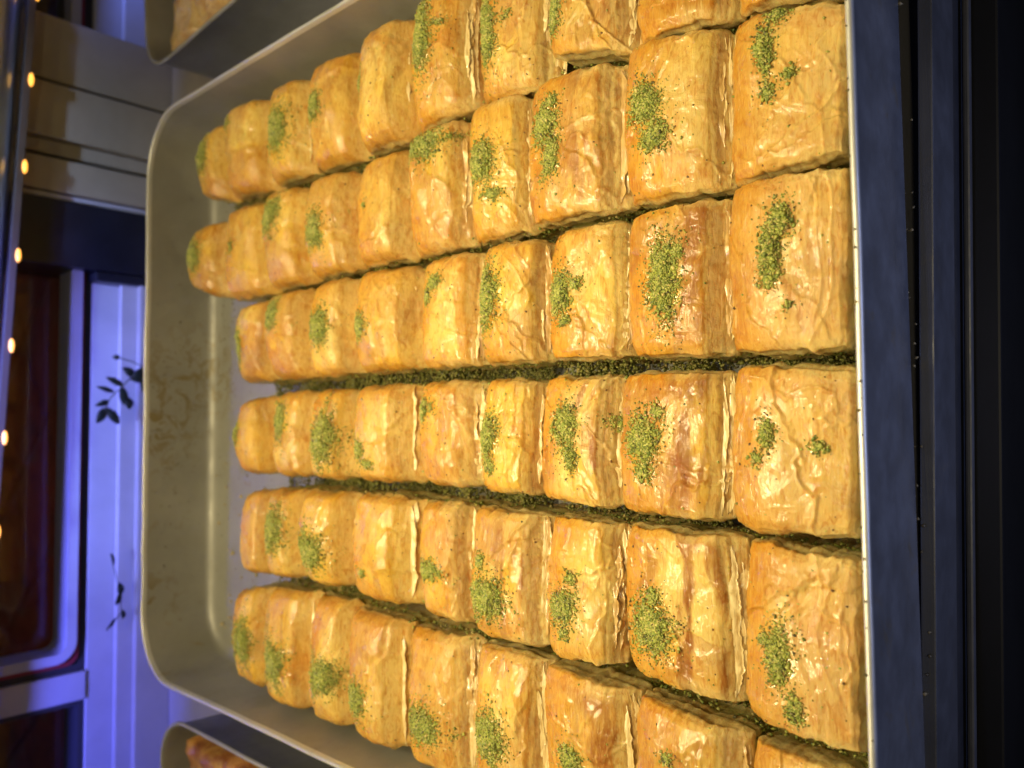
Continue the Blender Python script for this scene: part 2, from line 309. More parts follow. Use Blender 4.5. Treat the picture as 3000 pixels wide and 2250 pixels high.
BLOBS=[[[0.3596,0.4372,0.0104,0.008,1],[0.3719,0.3955,0.0077,0.0048,0.25],[0.353,0.3372,0.012,0.0102,0.9],[0.3571,0.2992,0.0076,0.0069,0.9],[0.3587,0.2599,0.0056,0.0041,0.8],[0.3668,0.2088,0.0176,0.0069,1],[0.3703,0.1969,0.0032,0.0072,0.3],[0.3559,0.1669,0.0152,0.0059,1],[0.3594,0.1543,0.0034,0.0056,0.35],[0.3502,0.1262,0.009,0.0051,0.9]],[[0.2904,0.4371,0.0106,0.0079,1],[0.2913,0.393,0.0076,0.0036,0.3],[0.3015,0.3419,0.0099,0.0082,0.9],[0.2839,0.297,0.0101,0.0077,1],[0.2915,0.2551,0.005,0.0024,0.2],[0.312,0.2085,0.0069,0.0108,1],[0.3135,0.1901,0.004,0.0058,0.3],[0.2951,0.1691,0.0099,0.0077,1],[0.2787,0.1627,0.0021,0.0052,0.6],[0.3117,0.1268,0.0032,0.0035,0.6],[0.303,0.1316,0.008,0.0066,1],[0.2874,0.1277,0.0095,0.0045,1],[0.2963,0.0797,0.0079,0.0066,1],[0.2826,0.0756,0.0053,0.006,0.9],[0.3026,0.0321,0.0097,0.0033,1],[0.3155,0.028,0.0042,0.0039,0.8],[0.2869,0.0312,0.0035,0.0023,0.6],[0.2917,0.0233,0.0028,0.0019,0.5]],[[0.226,0.3837,0.0094,0.0046,0.9],[0.2404,0.3361,0.0094,0.0061,0.8],[0.2288,0.2931,0.0099,0.008,0.9],[0.2263,0.2575,0.0064,0.0064,0.8],[0.2432,0.2028,0.0041,0.0053,0.8],[0.2368,0.2096,0.0041,0.0031,0.6],[0.2314,0.1639,0.0142,0.0063,1],[0.2285,0.1256,0.0089,0.0059,1],[0.232,0.1167,0.0031,0.0034,0.7],[0.2169,0.1218,0.0023,0.0034,0.6],[0.228,0.0744,0.0153,0.0063,1],[0.2375,0.0682,0.0034,0.0027,0.5],[0.2308,0.0304,0.0086,0.0042,1],[0.242,0.0265,0.0056,0.0041,1],[0.2214,0.031,0.0028,0.0029,0.7],[0.2129,0.0248,0.0015,0.0016,0.4]],[[0.1688,0.3851,0.0096,0.0057,0.9],[0.1784,0.3371,0.0115,0.0065,0.9],[0.1676,0.2919,0.0158,0.0088,1],[0.1612,0.2591,0.0053,0.0048,0.8],[0.1538,0.2527,0.0024,0.0047,0.6],[0.1814,0.2123,0.0059,0.0034,0.9],[0.1828,0.2055,0.004,0.0047,0.35],[0.1686,0.1657,0.0095,0.0057,1],[0.1551,0.1642,0.0037,0.0029,0.8],[0.1733,0.1228,0.0095,0.0058,1],[0.1597,0.1194,0.0056,0.0029,0.9],[0.1742,0.0983,0.0036,0.0057,1],[0.1674,0.0829,0.0084,0.0069,1],[0.1778,0.0765,0.0034,0.0024,0.6],[0.1552,0.0831,0.0042,0.0041,0.6],[0.17,0.0337,0.0056,0.0029,0.8],[0.1614,0.0372,0.0016,0.002,0.5],[0.1655,0.0169,0.0012,0.0009,0.5]],[[0.1145,0.3364,0.0129,0.0075,1],[0.1047,0.2988,0.0107,0.0111,1],[0.0976,0.2551,0.0024,0.0031,0.5],[0.1036,0.2087,0.0048,0.0066,0.9],[0.1035,0.2004,0.0039,0.0058,0.25],[0.0973,0.1663,0.0085,0.0093,1],[0.1127,0.1704,0.0037,0.0023,0.8],[0.0995,0.1228,0.0067,0.0067,1],[0.1112,0.1187,0.0033,0.0033,0.6],[0.0888,0.1222,0.0026,0.0029,0.5],[0.0968,0.0823,0.0094,0.0084,1],[0.109,0.0807,0.0034,0.0032,0.7],[0.0958,0.0325,0.0094,0.0044,1],[0.0799,0.0267,0.005,0.0022,0.8],[0.1002,0.0376,0.0018,0.0023,0.6]],[[0.0402,0.3786,0.0129,0.0078,1],[0.0364,0.3392,0.0112,0.0094,1],[0.0366,0.2923,0.0089,0.0112,1],[0.0323,0.2606,0.0085,0.007,1],[0.03,0.2118,0.0082,0.0099,1],[0.0283,0.193,0.0029,0.005,0.2],[0.0349,0.167,0.01,0.0079,1],[0.0382,0.1214,0.0058,0.0061,1],[0.0517,0.0744,0.0013,0.0019,0.5],[0.0513,0.0217,0.0044,0.003,1]]]


C_GOLD = np.array((.75, .49, .07)); C_ORANGE = np.array((.61, .295, .022)); C_BROWN = np.array((.33, .125, .022)); C_PALE = np.array((.84, .70, .30)); C_TAN = np.array((.64, .43, .16)); C_SIDE = np.array((.46, .38, .16))
def lerp(a, b, t): return a + (b - a) * t[..., None]

def baklava(quad, i, j, nrows, label, group):
    k = nrows - 1 - j                                  # 0 = nearest row
    seed = i * 31 + j * 7 + 1; rs = np.random.RandomState(seed)
    near = k < 5
    NS, NT, K = (136, 104, 20) if k < 4 else ((96, 72, 16) if k < 6 else (64, 48, 12))
    A, B_, C_, D_ = [np.array(p) for p in quad]        # far-left, far-right, near-right, near-left
    A[1] -= .0002; B_[1] -= .0002; C_[1] += .0017; D_[1] += .0017
    for q_ in (A, D_): q_[0] += .0006
    for q_ in (B_, C_): q_[0] -= .0006
    ctr = (A + B_ + C_ + D_) / 4
    root = empty("baklava_piece", (ctr[0], ctr[1], 0.0)); tag(root, label, "baklava", group)
    s = np.linspace(-1, 1, NS); t = np.linspace(-1, 1, NT)
    # denser near the edges
    s = np.sign(s) * (1 - (1 - abs(s)) ** 1.15); t = np.sign(t) * (1 - (1 - abs(t)) ** 1.15)
    s, t = np.meshgrid(s, t, indexing='ij')
    h0 = (.0330 if k > 2 else .0349) + rs.uniform(-.0020, .0020); tiltx = rs.uniform(-.0018, .0018); tilty = rs.uniform(-.0010, .0016)
    dome = rs.uniform(.0050, .0078) * (1.35 if not near else .9 if k > 2 else .45)
    ax, ay = s, t
    c_ = .035
    s2 = s * (1 - c_ * np.abs(t) ** 6); t2 = t * (1 - c_ * np.abs(s) ** 6)
    bulge = (.0030 if not near else .0012) * rs.uniform(.6, 1.3)
    wd = np.linalg.norm(((B_ - A) + (C_ - D_)) / 2); dp = np.linalg.norm(((A - D_) + (B_ - C_)) / 2)
    u = (s2 + 1) / 2; v = (t2 + 1) / 2
    XY = (D_[None, None] * ((1 - u) * (1 - v))[..., None] + C_ * (u * (1 - v))[..., None] + A * ((1 - u) * v)[..., None] + B_ * (u * v)[..., None])
    XY[..., 1] += bulge * (1 - s ** 2) * np.clip(t, 0, 1) ** 3 - .3 * bulge
    # ragged edges
    rag = fbm(s * 5, t * 5, seed, 3)
    XY[..., 0] += np.sign(s) * np.abs(s) ** 7 * rag * .0013
    XY[..., 1] += np.sign(t) * np.abs(t) ** 7 * fbm(s * 7, t * 2, seed + 4, 3) * .0009
    X = s * wd / 2; Y = t * dp / 2                      # metric local
    ds = (1 - np.abs(s) ** 2.6); dt = (1 - np.abs(t) ** 2.2)
    z = h0 + dome * np.clip(ds, 0, 1) ** (.38 if k < 4 else .55) * np.clip(dt, 0, 1) ** (.6 if near else .8) + tiltx * s + tilty * t
    z -= (.0046 if k > 2 else .0028) * ss(.40, 1.0, t) ** 1.5 + (.0008 if k == 0 else .0034 if near else .0052) * ss(-.30, -1.0, t) ** 1.4
    z += fbm(X * 50, Y * 55, seed, 2) * (.0017 if near else .0015) * (.35 + .65 * ds)
    # long folds running across the piece
    wob = fbm(X * 40, Y * 30, seed + 2, 2)
    fold = vn(X * 18 + 2, Y * 170 + wob * 1.8, seed + 9)
    z += (1 - np.abs(fold)) ** 5 * .0005 * ss(.75, -.2, t)
    wr = vn(X * 60 + wob, Y * 300 + wob * 2.5, seed + 11)
    z += (1 - np.abs(wr)) ** 5 * .00022 * ss(-.1, .5, wob)
    wr2 = vn(X * 240 + wob * 3, Y * 120 + wob * 1.2, seed + 12)
    z += (1 - np.abs(wr2)) ** 6 * .00022 * ss(-.1, .5, -wob)
    # blisters
    bl = vn(X * 190, Y * 190, seed + 21); z += np.clip(bl - .5, 0, 1) * .0009
    # torn top leaves: each overlay has an irregular border, its own thickness and its own bake
    ov = []
    for q in range(rs.randint(3, 6)):
        an = rs.uniform(0, 6.283); cc0 = rs.uniform(-.35, .75)
        dd = (s * math.cos(an) + t * math.sin(an)) + .35 * fbm(s * 1.6 + q * 3, t * 1.6, seed + 30 + q, 4) + .05 * fbm(s * 9, t * 9, seed + 130 + q, 2) - cc0
        mk = ss(-.004, .022, dd); z += mk * rs.uniform(.00025, .0007) + np.exp(-(dd / .03) ** 2) * rs.uniform(.0001, .0008)
        ov.append((mk, rs.randint(0, 4)))
    # leaf edges at the cut on the near side
    nt_ = fbm(s * 1.4, t * 0 + 1.3, seed + 40, 2) * .12 + fbm(s * 16, t * 0 + .7, seed + 41, 2) * .012
    tt = t + nt_
    lay = np.zeros_like(z); stripe = np.zeros_like(z)
    edges = [-.56, -.68, -.77, -.85, -.92]; nl = rs.randint(2, 6) if near else rs.randint(1, 4)
    if rs.rand() < .45: edges = [e_ - .12 for e_ in edges]; nl = min(nl, 3)
    for e_i, e in enumerate(edges[:nl] if nl < 5 else edges):
        e = e + rs.uniform(-.05, .05); m_ = 1 - ss(e - .012, e + .008, tt + .014 * vn(s * 22, t * 0, seed + 50 + e_i)); lay += m_ * rs.uniform(.0002, .0007)
        stripe = np.where(m_ > .5, (e_i + 1) / 5, stripe)
    lay += .0028 * ss(edges[0] + .06, -1, tt)
    if k == 0: lay *= .15; stripe *= 0
    z -= lay
    # side rims roll
    z -= (.0009 if k < 4 else .0016) * ss(.88, 1.0, np.abs(s)) + .0010 * ss(.90, 1, np.abs(t))
    # ---- colour of the baked surface
    n1 = fbm(X * 70, Y * 80, seed + 60, 3); n2 = fbm(X * 25, Y * 90 + wob * 2, seed + 61, 3)
    col = lerp(np.broadcast_to(C_GOLD, z.shape + (3,)).copy(), C_TAN, ss(-.45, .35, n1) * (.9 if k < 4 else .4))
    
    for mk, kd in ov:
        col = lerp(col, (np.array((.56, .32, .085)), np.array((.76, .50, .07)), np.array((.58, .27, .02)), np.array((.82, .64, .20)))[kd], np.clip(mk * rs.uniform(.3, .75), 0, 1))
    col = lerp(col, C_ORANGE, ss(-.05, .75, t + .35 * n1) * (.85 if k < 5 else .75))
    col = lerp(col, C_ORANGE, ss(.55, .95, np.abs(s) + .25 * n1) * .6)
    brn = rs.uniform(.2, .8) if (i, k) not in ((3, 1), (3, 2), (2, 1), (5, 2), (5, 3), (4, 1), (1, 2), (4, 3)) else 1.2
    toast = ss(.0, .42, fbm(X * 34 + seed, Y * 40, seed + 63, 3)) * (.55 if brn > 1 else .22) * (1 - ss(.75, .98, np.abs(s)))
    col = lerp(col, C_BROWN, ss(.05, .42, fbm(X * 30, Y * 170 + wob, seed + 62, 3)) * .8 * brn * ss(.35, -.2, t))
    col = lerp(col, C_BROWN, ss(.25, .5, n2) * .5 * brn * ss(.2, .5, fbm(X * 30, Y * 30, seed + 66, 2) + .5))
    col = lerp(col, np.array((.46, .19, .02)), ss(.55, 1.0, t + .2 * n1) * .5)
    col = lerp(col, np.array((.44, .20, .03)), ss(.80, 1.0, np.abs(s) + .12 * n1) * .35 * (k > 2))
    col = lerp(col, np.array((.40, .19, .055)), toast)
    if near:
        col = lerp(col, C_PALE, ss(.1, .3, stripe) * .8); col = lerp(col, np.array((.50, .30, .11)), (np.floor(stripe * 5 + .5) % 2 == 0) * ss(.3, .4, stripe) * .8)
        fl = vn(X * 14, (Y + nt_ * dp / 2) * 1700, seed + 77); col = lerp(col, np.array((.50, .34, .13)), ss(.0, .5, fl) * ss(.1, .3, stripe) * .75); z += fl * .00012 * ss(.1, .3, stripe)
    else:
        col = lerp(col, C_PALE, ss(.1, .3, stripe) * .45)
    if k == 0: col = lerp(col, np.array((.74, .50, .20)), ss(-.9, .3, -t) * .55)
    if near: col = lerp(col, C_PALE, ss(.80, .97, np.abs(s) + .12 * n2) * .5 * ss(.2, -.3, t))
    top = np.concatenate([XY, z[..., None]], -1).reshape(-1, 3)
    idx = np.arange(NS * NT).reshape(NS, NT)
    F = [np.stack([idx[:-1, :-1], idx[1:, :-1], idx[1:, 1:], idx[:-1, 1:]], -1).reshape(-1, 4)]
    ring = np.concatenate([idx[:-1, 0], idx[-1, :-1], idx[:0:-1, -1], idx[0, :0:-1]])
    rp = top[ring]; nr = len(ring)
    tang = np.roll(rp, -2, 0) - np.roll(rp, 2, 0); nrm = np.stack([tang[:, 1], -tang[:, 0]], 1); 
    for _ in range(3): nrm = (np.roll(nrm, 1, 0) + nrm + np.roll(nrm, -1, 0)) / 3
    nrm /= np.linalg.norm(nrm, axis=1)[:, None] + 1e-9
    arc = np.r_[0, np.cumsum(np.linalg.norm(np.diff(rp[:, :2], axis=0), axis=1))]
    V = [top]; cols = [col.reshape(-1, 3)]
    is_near = (nrm[:, 1] < -.7).astype(float); 
    for _ in range(4): is_near = (np.roll(is_near, 1) + is_near + np.roll(is_near, -1)) / 3
    prev = ring
    for q in range(1, K + 1):
        f = (q / K) ** 1.25; zz = rp[:, 2] * (1 - f) + .0012 * f
        depth = rp[:, 2] - zz
        lay_n = vn(zz * 620 + .25 * vn(arc * 60, zz * 40, seed + 70), arc * 26, seed + 71)
        off = .0006 + .0007 * lay_n + .0006 * vn(arc * 220, zz * 500, seed + 72) - .0012 * np.exp(-((zz - .017) / .005) ** 2) + .0004 * np.sin(zz * 900)
        off = off * ss(0, .002, depth) + is_near * depth * .02
        pt = np.concatenate([rp[:, :2] + nrm * off[:, None], zz[:, None]], 1)
        V.append(pt)
        st = .5 + .5 * vn(zz * 900, arc * 18, seed + 73)
        cc = lerp(np.broadcast_to(C_SIDE, (nr, 3)).copy(), C_PALE * .9, st * .55)
        g = np.exp(-((zz - .017) / .0045) ** 2) * (.6 + .4 * vn(arc * 300, zz * 600, seed + 74))
        cc = lerp(cc, np.array((.25, .29, .06)), np.clip(g, 0, 1) * .85)
        cc = lerp(cc, np.array((.34, .22, .08)), ss(.012, .002, zz) * .6)
        cols.append(lerp(cols[0][ring], np.zeros(3), np.zeros(nr)) * (1 - ss(0, .003, depth))[:, None] + cc * ss(0, .003, depth)[:, None])
        base = NS * NT + (q - 1) * nr; cur = base + np.arange(nr)
        F.append(np.stack([prev, cur, np.roll(cur, -1), np.roll(prev, -1)], -1)); prev = cur
    V = np.concatenate(V); cols = np.concatenate(cols); F = np.concatenate(F)
    body = mesh_obj("phyllo_body", V, F, M_PHY, root, col=cols)
    bvh = BVHTree.FromPolygons([Vector(p) for p in top], [tuple(int(a) for a in f) for f in F[:(NS - 1) * (NT - 1)]])
    # ---- loose thin sheets curling over the near cut
    if k < 8:
        for q in range(0 if k == 0 else rs.randint(5, 10) if near else rs.randint(1, 4)):
            full = rs.rand() < .6; a0 = rs.uniform(-.97, -.85) if full else rs.uniform(-.95, .2); a1 = rs.uniform(.85, .97) if full else min(.97, a0 + rs.uniform(.5, 1.3)); n_ = 60; m_ = 6
            us = np.linspace(a0, a1, n_); w_ = rs.uniform(.0012, .0030)
            sv = []; rs_c = rs.uniform(.0004, .0022)
            for b in range(m_):
                f = b / (m_ - 1)
                pt_u = (us + 1) / 2
                pp = D_[None] * (1 - pt_u)[:, None] + C_[None] * pt_u[:, None]
                taper = np.clip(1 - np.abs((us - (a0 + a1) / 2) / ((a1 - a0) / 2)) ** 5, 0.05, 1)
                yy = pp[:, 1] + .0044 - q * .00075 - (w_ * (1 + .35 * vn(us * 5, us * 0, seed + 84 + q) + .15 * vn(us * 19, us * 0, seed + 85 + q) + .16 * vn(us * 55, us * 0, seed + 86 + q))) * f * taper
                zt = np.interp(us, s[:, 0], z[:, NT // 10]) + .0009 - q * .0008 - f * f * rs_c * taper + .0006 * f * vn(us * 8 + f * 2, us * 0 + q, seed + 90)
                sv.append(np.stack([pp[:, 0], yy, zt], 1))
            SV = np.stack(sv, 1)                        # n,m,3
            V2 = np.concatenate([SV.reshape(-1, 3), (SV - np.array((0, 0, .00022))).reshape(-1, 3)])
            id2 = np.arange(n_ * m_).reshape(n_, m_); o2 = n_ * m_
            f1 = np.stack([id2[:-1, :-1], id2[:-1, 1:], id2[1:, 1:], id2[1:, :-1]], -1).reshape(-1, 4)
            per = np.concatenate([id2[:-1, 0], id2[-1, :-1], id2[:0:-1, -1], id2[0, :0:-1]])
            f3 = np.stack([per, np.roll(per, -1), np.roll(per, -1) + o2, per + o2], -1)
            mesh_obj("phyllo_sheet", V2, np.concatenate([f1[:, ::-1], f1 + o2, f3]), (M_SHEET, M_SHEET2, M_SHEET)[rs.randint(0, 3)], root)
    # ---- pistachio topping
    y_lo = min(C_[1], D_[1]); y_hi = max(A[1], B_[1])
    P_, Z_ = [], []; cls = []
    def drop(x, y):
        hit = bvh.ray_cast(Vector((x, y, .08)), Vector((0, 0, -1))); return None if hit[0] is None else hit[0].z
    for (bx, by, rx, ry, dens) in BLOBS[i]:
        if not (y_lo - .001 <= by - .002 < y_hi - .001): continue
        ry = max(ry, .0030); rx = max(rx, .0028)
        n = int(1.5e7 * rx * ry * 3.14 * dens * (1.0 if near else .8)); 
        if dens < .45: n = int(n * .35)
        a = rs.rand(n) * 6.283; r = np.abs(rs.normal(0, .52, n)) + .12 * rs.rand(n)
        wobr = 1 + .28 * vn(np.cos(a) * 2.2, np.sin(a) * 2.2, seed + int(bx * 1e4) % 97)
        wobr = wobr * (1 + .22 * vn(np.cos(a) * 6, np.sin(a) * 6, seed + 5)); stray = rs.rand(n) < .14; r = np.where(stray, r * 1.6 + .25, r * wobr)
        for q in range(n):
            x = bx + math.cos(a[q]) * r[q] * rx; y = by + math.sin(a[q]) * r[q] * ry
            zt = drop(x, y)
            if zt is None: continue
            hgt = max(0, 1 - r[q] ** 2) * .0013 * dens * rs.rand() * (.6 + .8 * (vn(x * 500, y * 500, 3) + 1) / 2)
            P_.append((x, y, zt + .00025 + hgt)); Z_.append((.62 if stray[q] else 1) * (rs.uniform(.00022, .00058) if rs.rand() < .94 else rs.uniform(.0006, .0010))); cls.append(0)
    # a dusting and dark flecks over the whole top
    for q in range(rs.randint(14, 34)):
        x = rs.uniform(min(A[0], D_[0]), max(B_[0], C_[0])); y = rs.uniform(y_lo, y_hi); zt = drop(x, y)
        if zt is None: continue
        P_.append((x, y, zt + .0001)); Z_.append(rs.uniform(.00022, .0006)); cls.append(1 if rs.rand() < .55 else 0)
    if P_:
        cl = np.array(cls); n = len(cl)
        cc = GREENS[rs.choice(len(GREENS), n, p=GW)] * (.85 + .6 * rs.rand(n, 1))
        cc[cl == 1] = np.array((.20, .10, .03)) * (.4 + rs.rand((cl == 1).sum(), 1))
        crumbs("pistachio_topping", np.array(P_), np.array(Z_), root, rs, cc)
    # ---- pistachio filling pressed out along the cut sides
    n = 700 if near else 320
    pick = rs.randint(0, nr, n); zz = np.clip(rs.normal(.0175, .0036, n), .006, .027)
    keep = fbm(arc[pick] * 90, zz * 90, seed + 99, 2) > -.25; pick = pick[keep]; zz = zz[keep]
    pp = rp[pick]; jit = rs.uniform(-.0012, .0006, len(pick))
    crumbs("pistachio_filling", np.stack([pp[:, 0] + nrm[pick, 0] * jit, pp[:, 1] + nrm[pick, 1] * jit, zz], 1), rs.uniform(.0004, .0010, len(pick)), root, rs)
    return root

# ------------------------------------------------------------------ the trays
D = 0.5019; H = 0.0492; ZB = -0.012
TRAY = tray(0, .40, 0, D, H, .042, ZB, "aluminium baking tray holding six strips of baklava squares", "baking trays on the display shelf", M_RIM)
strip_names = ["top strip", "second strip down", "third strip down", "fourth strip down", "fifth strip down", "bottom strip"]
ordn = ["first", "second", "third", "fourth", "fifth", "sixth", "seventh", "eighth", "ninth", "tenth"]
for i, strip in enumerate(QUADS):
    nr_ = len(strip)
    for j, quad in enumerate(strip):
        k = nr_ - 1 - j
        y_lo = min(quad[2][1], quad[3][1]); y_hi = max(quad[0][1], quad[1][1])
        amt = sum(b[2] * b[3] * b[4] for b in BLOBS[i] if y_lo - .001 <= b[1] - .002 < y_hi - .001)
        look = "thick pistachio heap" if amt > 7e-5 else ("small pistachio patch" if amt > 2e-5 else "hardly any pistachio")
        baklava(quad, i, j, nr_, "golden baklava square with %s, %s from right rim in %s" % (look, ordn[k], strip_names[i]), "baklava squares in the tray")

# crumbs lying in the gaps between the strips
rsg = np.random.RandomState(77)
gapn = ["top and second", "second and third", "third and fourth", "fourth and fifth", "fifth and bottom"]
for g in range(5):
    hi, lo_ = QUADS[g], QUADS[g + 1]
    ys = [q[0][1] for q in hi] + [hi[-1][3][1]]; xs = [q[0][0] for q in hi] + [hi[-1][3][0]]
    ys2 = [q[1][1] for q in lo_] + [lo_[-1][2][1]]; xs2 = [q[1][0] for q in lo_] + [lo_[-1][2][0]]
    n = 6000
    y = rsg.uniform(.006, min(ys[0], ys2[0]) - .004, n)
    xa = np.interp(y, ys[::-1], xs[::-1]); xb = np.interp(y, ys2[::-1], xs2[::-1])
    f = rsg.rand(n); x = xb + (xa - xb) * f
    keepg = fbm(y * 55, y * 0 + g * 3, 9, 3) > rsg.uniform(-.45, .25, n); y = y[keepg]; x = x[keepg]; n = len(y)
    hh = (.003 + .012 * ss(-.5, .5, fbm(y * 40, y * 0 + g, 5, 3))) * (.55 + .45 * rsg.rand(n))
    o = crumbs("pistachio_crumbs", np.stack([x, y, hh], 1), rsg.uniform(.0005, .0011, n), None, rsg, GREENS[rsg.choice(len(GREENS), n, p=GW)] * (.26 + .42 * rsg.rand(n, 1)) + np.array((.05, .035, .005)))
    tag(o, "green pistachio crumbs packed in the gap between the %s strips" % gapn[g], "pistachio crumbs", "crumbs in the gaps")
# brown and green specks stuck to the bare end of the tray
n = 420
pts = []; sz = []; cc = []
for q in range(n):
    if q < 220:
        x = np.clip(rsg.normal(.17, .10), .03, .37); y = rsg.uniform(.405, D - .014) if x < .2 else rsg.uniform(.462, D - .014); z = .0003
    elif q >= 375:
        x = rsg.uniform(.02, .39); y = rsg.uniform(-.0012, .0006); z = H + .0002
    else:
        x = np.clip(rsg.normal(.18, .05), .05, .35); z = rsg.uniform(.006, .046); y = D - .0062 + z * .11
    pts.append((x, y, z)); sz.append(rsg.uniform(.00025, .0007)); cc.append(np.array((.17, .13, .04)) * (.5 + rsg.rand()))
tag(crumbs("syrup_specks", np.array(pts), np.array(sz), None, rsg, np.array(cc)), "brown syrup and nut specks stuck to the bare far end of the tray", "crumbs")

n = 46
pts = np.stack([rsg.uniform(.012, .16, n), rsg.uniform(.41, D - .012, n), np.full(n, .0006)], 1)
pts[:14, 0] = rsg.uniform(.004, .010, 14); pts[:14, 1] = rsg.uniform(.18, .46, 14); pts[:14, 2] = .0012
tag(crumbs("phyllo_flakes", pts, rsg.uniform(.0007, .0017, n), None, rsg, np.array((.62, .50, .26)) * (.6 + .5 * rsg.rand(n, 1))), "pale phyllo flakes scattered along the bare floor and foot of the tray wall", "pastry flakes")
n = 240
pts = np.stack([rsg.normal(.172, .009, n), .397 + np.abs(rsg.normal(0, .006, n)), rsg.uniform(.0004, .0030, n)], 1)
tag(crumbs("pistachio_spill", pts, rsg.uniform(.0003, .0008, n), None, rsg), "small spill of pistachio crumbs on the bare tray floor beyond the fourth strip", "pistachio crumbs")

n = 34
pts = np.stack([rsg.uniform(.02, .38, n), rsg.uniform(-.0012, .0030, n), np.full(n, ZB + .0008)], 1)
tag(crumbs("ledge_crumbs", pts, rsg.uniform(.0003, .0009, n), None, rsg, np.array((.40, .32, .16)) * (.3 + .8 * rsg.rand(n, 1))), "stray pale and brown crumbs fallen along the dark steel ledge on the right", "crumbs")
# neighbouring trays
M_BORE = phyllo_material("browned_pastry", .6, .45)
def neighbour(x0, x1, y0, y1, rot, piv, label, plabel, dark):
    t = tray(x0, x1, y0, y1, H, .032, ZB, label, "baking trays on the display shelf")
    NX, NY = 90, 120
    xs_ = np.linspace(x0 + .012, x1 - .012, NX); ys_ = np.linspace(y0 + .014, y1 - .014, NY)
    X, Y = np.meshgrid(xs_, ys_, indexing='ij')
    e = np.minimum(np.minimum(X - xs_[0], xs_[-1] - X), np.minimum(Y - ys_[0], ys_[-1] - Y))
    z = .036 + fbm(X * 60, Y * 60, 5, 4) * .005 + (1 - np.abs(vn(X * 45, Y * 45, 8))) ** 2 * .005
    if not dark:
        z += -.006 * (np.abs(((X - x0) / .06) % 1 - .5) > .44) - .006 * (np.abs(((Y) / .045) % 1 - .5) > .43)
    z = z * ss(-.001, .004, e) + .001
    n1 = fbm(X * 70, Y * 70, 15, 4)[..., None]
    if dark: c = np.array((.22, .075, .02)) + (np.array((.48, .22, .06)) - np.array((.22, .075, .02))) * np.clip(n1 * 1.6 + .4, 0, 1)
    else: c = np.array((.50, .34, .16)) + (np.array((.66, .50, .27)) - np.array((.50, .34, .16))) * np.clip(n1 * 1.6 + .5, 0, 1)
    idx = np.arange(NX * NY).reshape(NX, NY)
    F = np.stack([idx[:-1, :-1], idx[1:, :-1], idx[1:, 1:], idx[:-1, 1:]], -1).reshape(-1, 4)
    p = mesh_obj("pastry_slab", np.stack([X, Y, z], -1).reshape(-1, 3), F, M_BORE, None, col=c.reshape(-1, 3)); tag(p, plabel, "pastry")
    if rot:
        R_ = Matrix.Translation(Vector(piv)) @ Matrix.Rotation(rot, 4, 'Z') @ Matrix.Translation(-Vector(piv))
        t.matrix_basis = R_ @ t.matrix_basis; p.matrix_basis = R_ @ p.matrix_basis
        t.location.z = t.location.z
neighbour(-.345, -.0215, .03, .468, 0, (0, 0, 0), "smaller baking tray of dark browned pastry at the photo's bottom left corner", "dark browned pastry filling the tray at the photo's bottom left", True)
neighbour(.436, .80, .07, .506, math.radians(4.6), (.436, .506, 0), "baking tray of pale pastry at the photo's top edge", "pale pastry filling the tray at the photo's top edge", False)

# ------------------------------------------------------------------ shelf and case front
o = box("shelf", -1.2, 1.5, .004, .66, -.032, ZB, M_SHELF); tag(o, kind="structure")
case = empty("display_case_front", (.2, -.01, -.05)); tag(case, "dark steel front ledge and trim of the display case along the right side", "display case")
sh = lambda x, y, z: (0, -.028 * (x - .05) - .0, 0)
box("ledge", -1.2, 1.5, -.0015, .0035, -.040, ZB + .0, M_LEDGE, case, .0006, sh)
box("front_panel", -1.2, 1.5, .001, .020, -.30, -.043, M_CASE, case, .001, sh)
box("trim_strip", -1.2, 1.5, -.0030, -.0005, -.062, -.058, M_LEDGE, case, .0008, sh)
box("lower_panel", -1.2, 1.5, -.012, .0005, -.60, -.064, M_BLACK, case, .001, sh)
tag(box("floor", -4, 4, -4, .5, -.95, -.93, M_BLACK), kind="structure")

# ------------------------------------------------------------------ window behind the trays
YW = .600
win = empty("window", (.0, YW, ZB)); tag(win, "white framed window with dark panes lit blue behind the trays", "window")
# main white bottom rail with its stepped profile
box("bottom_rail", -.6, .30, YW + .004, YW + .05, ZB, .049, M_PVC, win, .001)
box("rail_step", -.6, .30, YW - .003, YW + .003, ZB, .029, M_PVC, win, .0012)
box("rail_step", -.6, .30, YW - .010, YW - .0035, ZB, .0165, M_PVC, win, .0012)
def pane(x0, x1, z0, z1, r=.0):
    box("glass_pane", x0, x1, YW + .030, YW + .034, z0, z1, M_GLASS, win)
# right pane surround: gasket, seal and rounded white bead
def frame_loop(name, x0, x1, z0, z1, w, y0, y1, m, r):
    n = 10
    def loop(xa, xb, za, zb_, rr_):
        pts = []
        for (cxx, czz, a0) in ((xb - rr_, za + rr_, -90), (xb - rr_, zb_ - rr_, 0), (xa + rr_, zb_ - rr_, 90), (xa + rr_, za + rr_, 180)):
            for k in range(n + 1):
                a = math.radians(a0 + 90 * k / n); pts.append((cxx + rr_ * math.cos(a), czz + rr_ * math.sin(a)))
        return pts
    o_ = loop(x0, x1, z0, z1, r); i_ = loop(x0 + w, x1 - w, z0 + w, z1 - w, max(.0005, r - w)); N_ = len(o_)
    V = [(a, y0, b) for a, b in o_] + [(a, y0, b) for a, b in i_] + [(a, y1, b) for a, b in i_] + [(a, y1, b) for a, b in o_]
    F = []
    for k in range(N_):
        l = (k + 1) % N_
        for q in range(4): F.append((q * N_ + k, q * N_ + l, ((q + 1) % 4) * N_ + l, ((q + 1) % 4) * N_ + k))
    return mesh_obj(name, np.array(V), F, m, win, smooth=False)
frame_loop("gasket", -.018, .345, .049, .60, .006, YW + .006, YW + .028, M_GASK, .004)
frame_loop("red_seal", -.012, .342, .055, .59, .0035, YW + .003, YW + .028, M_RED, .010)
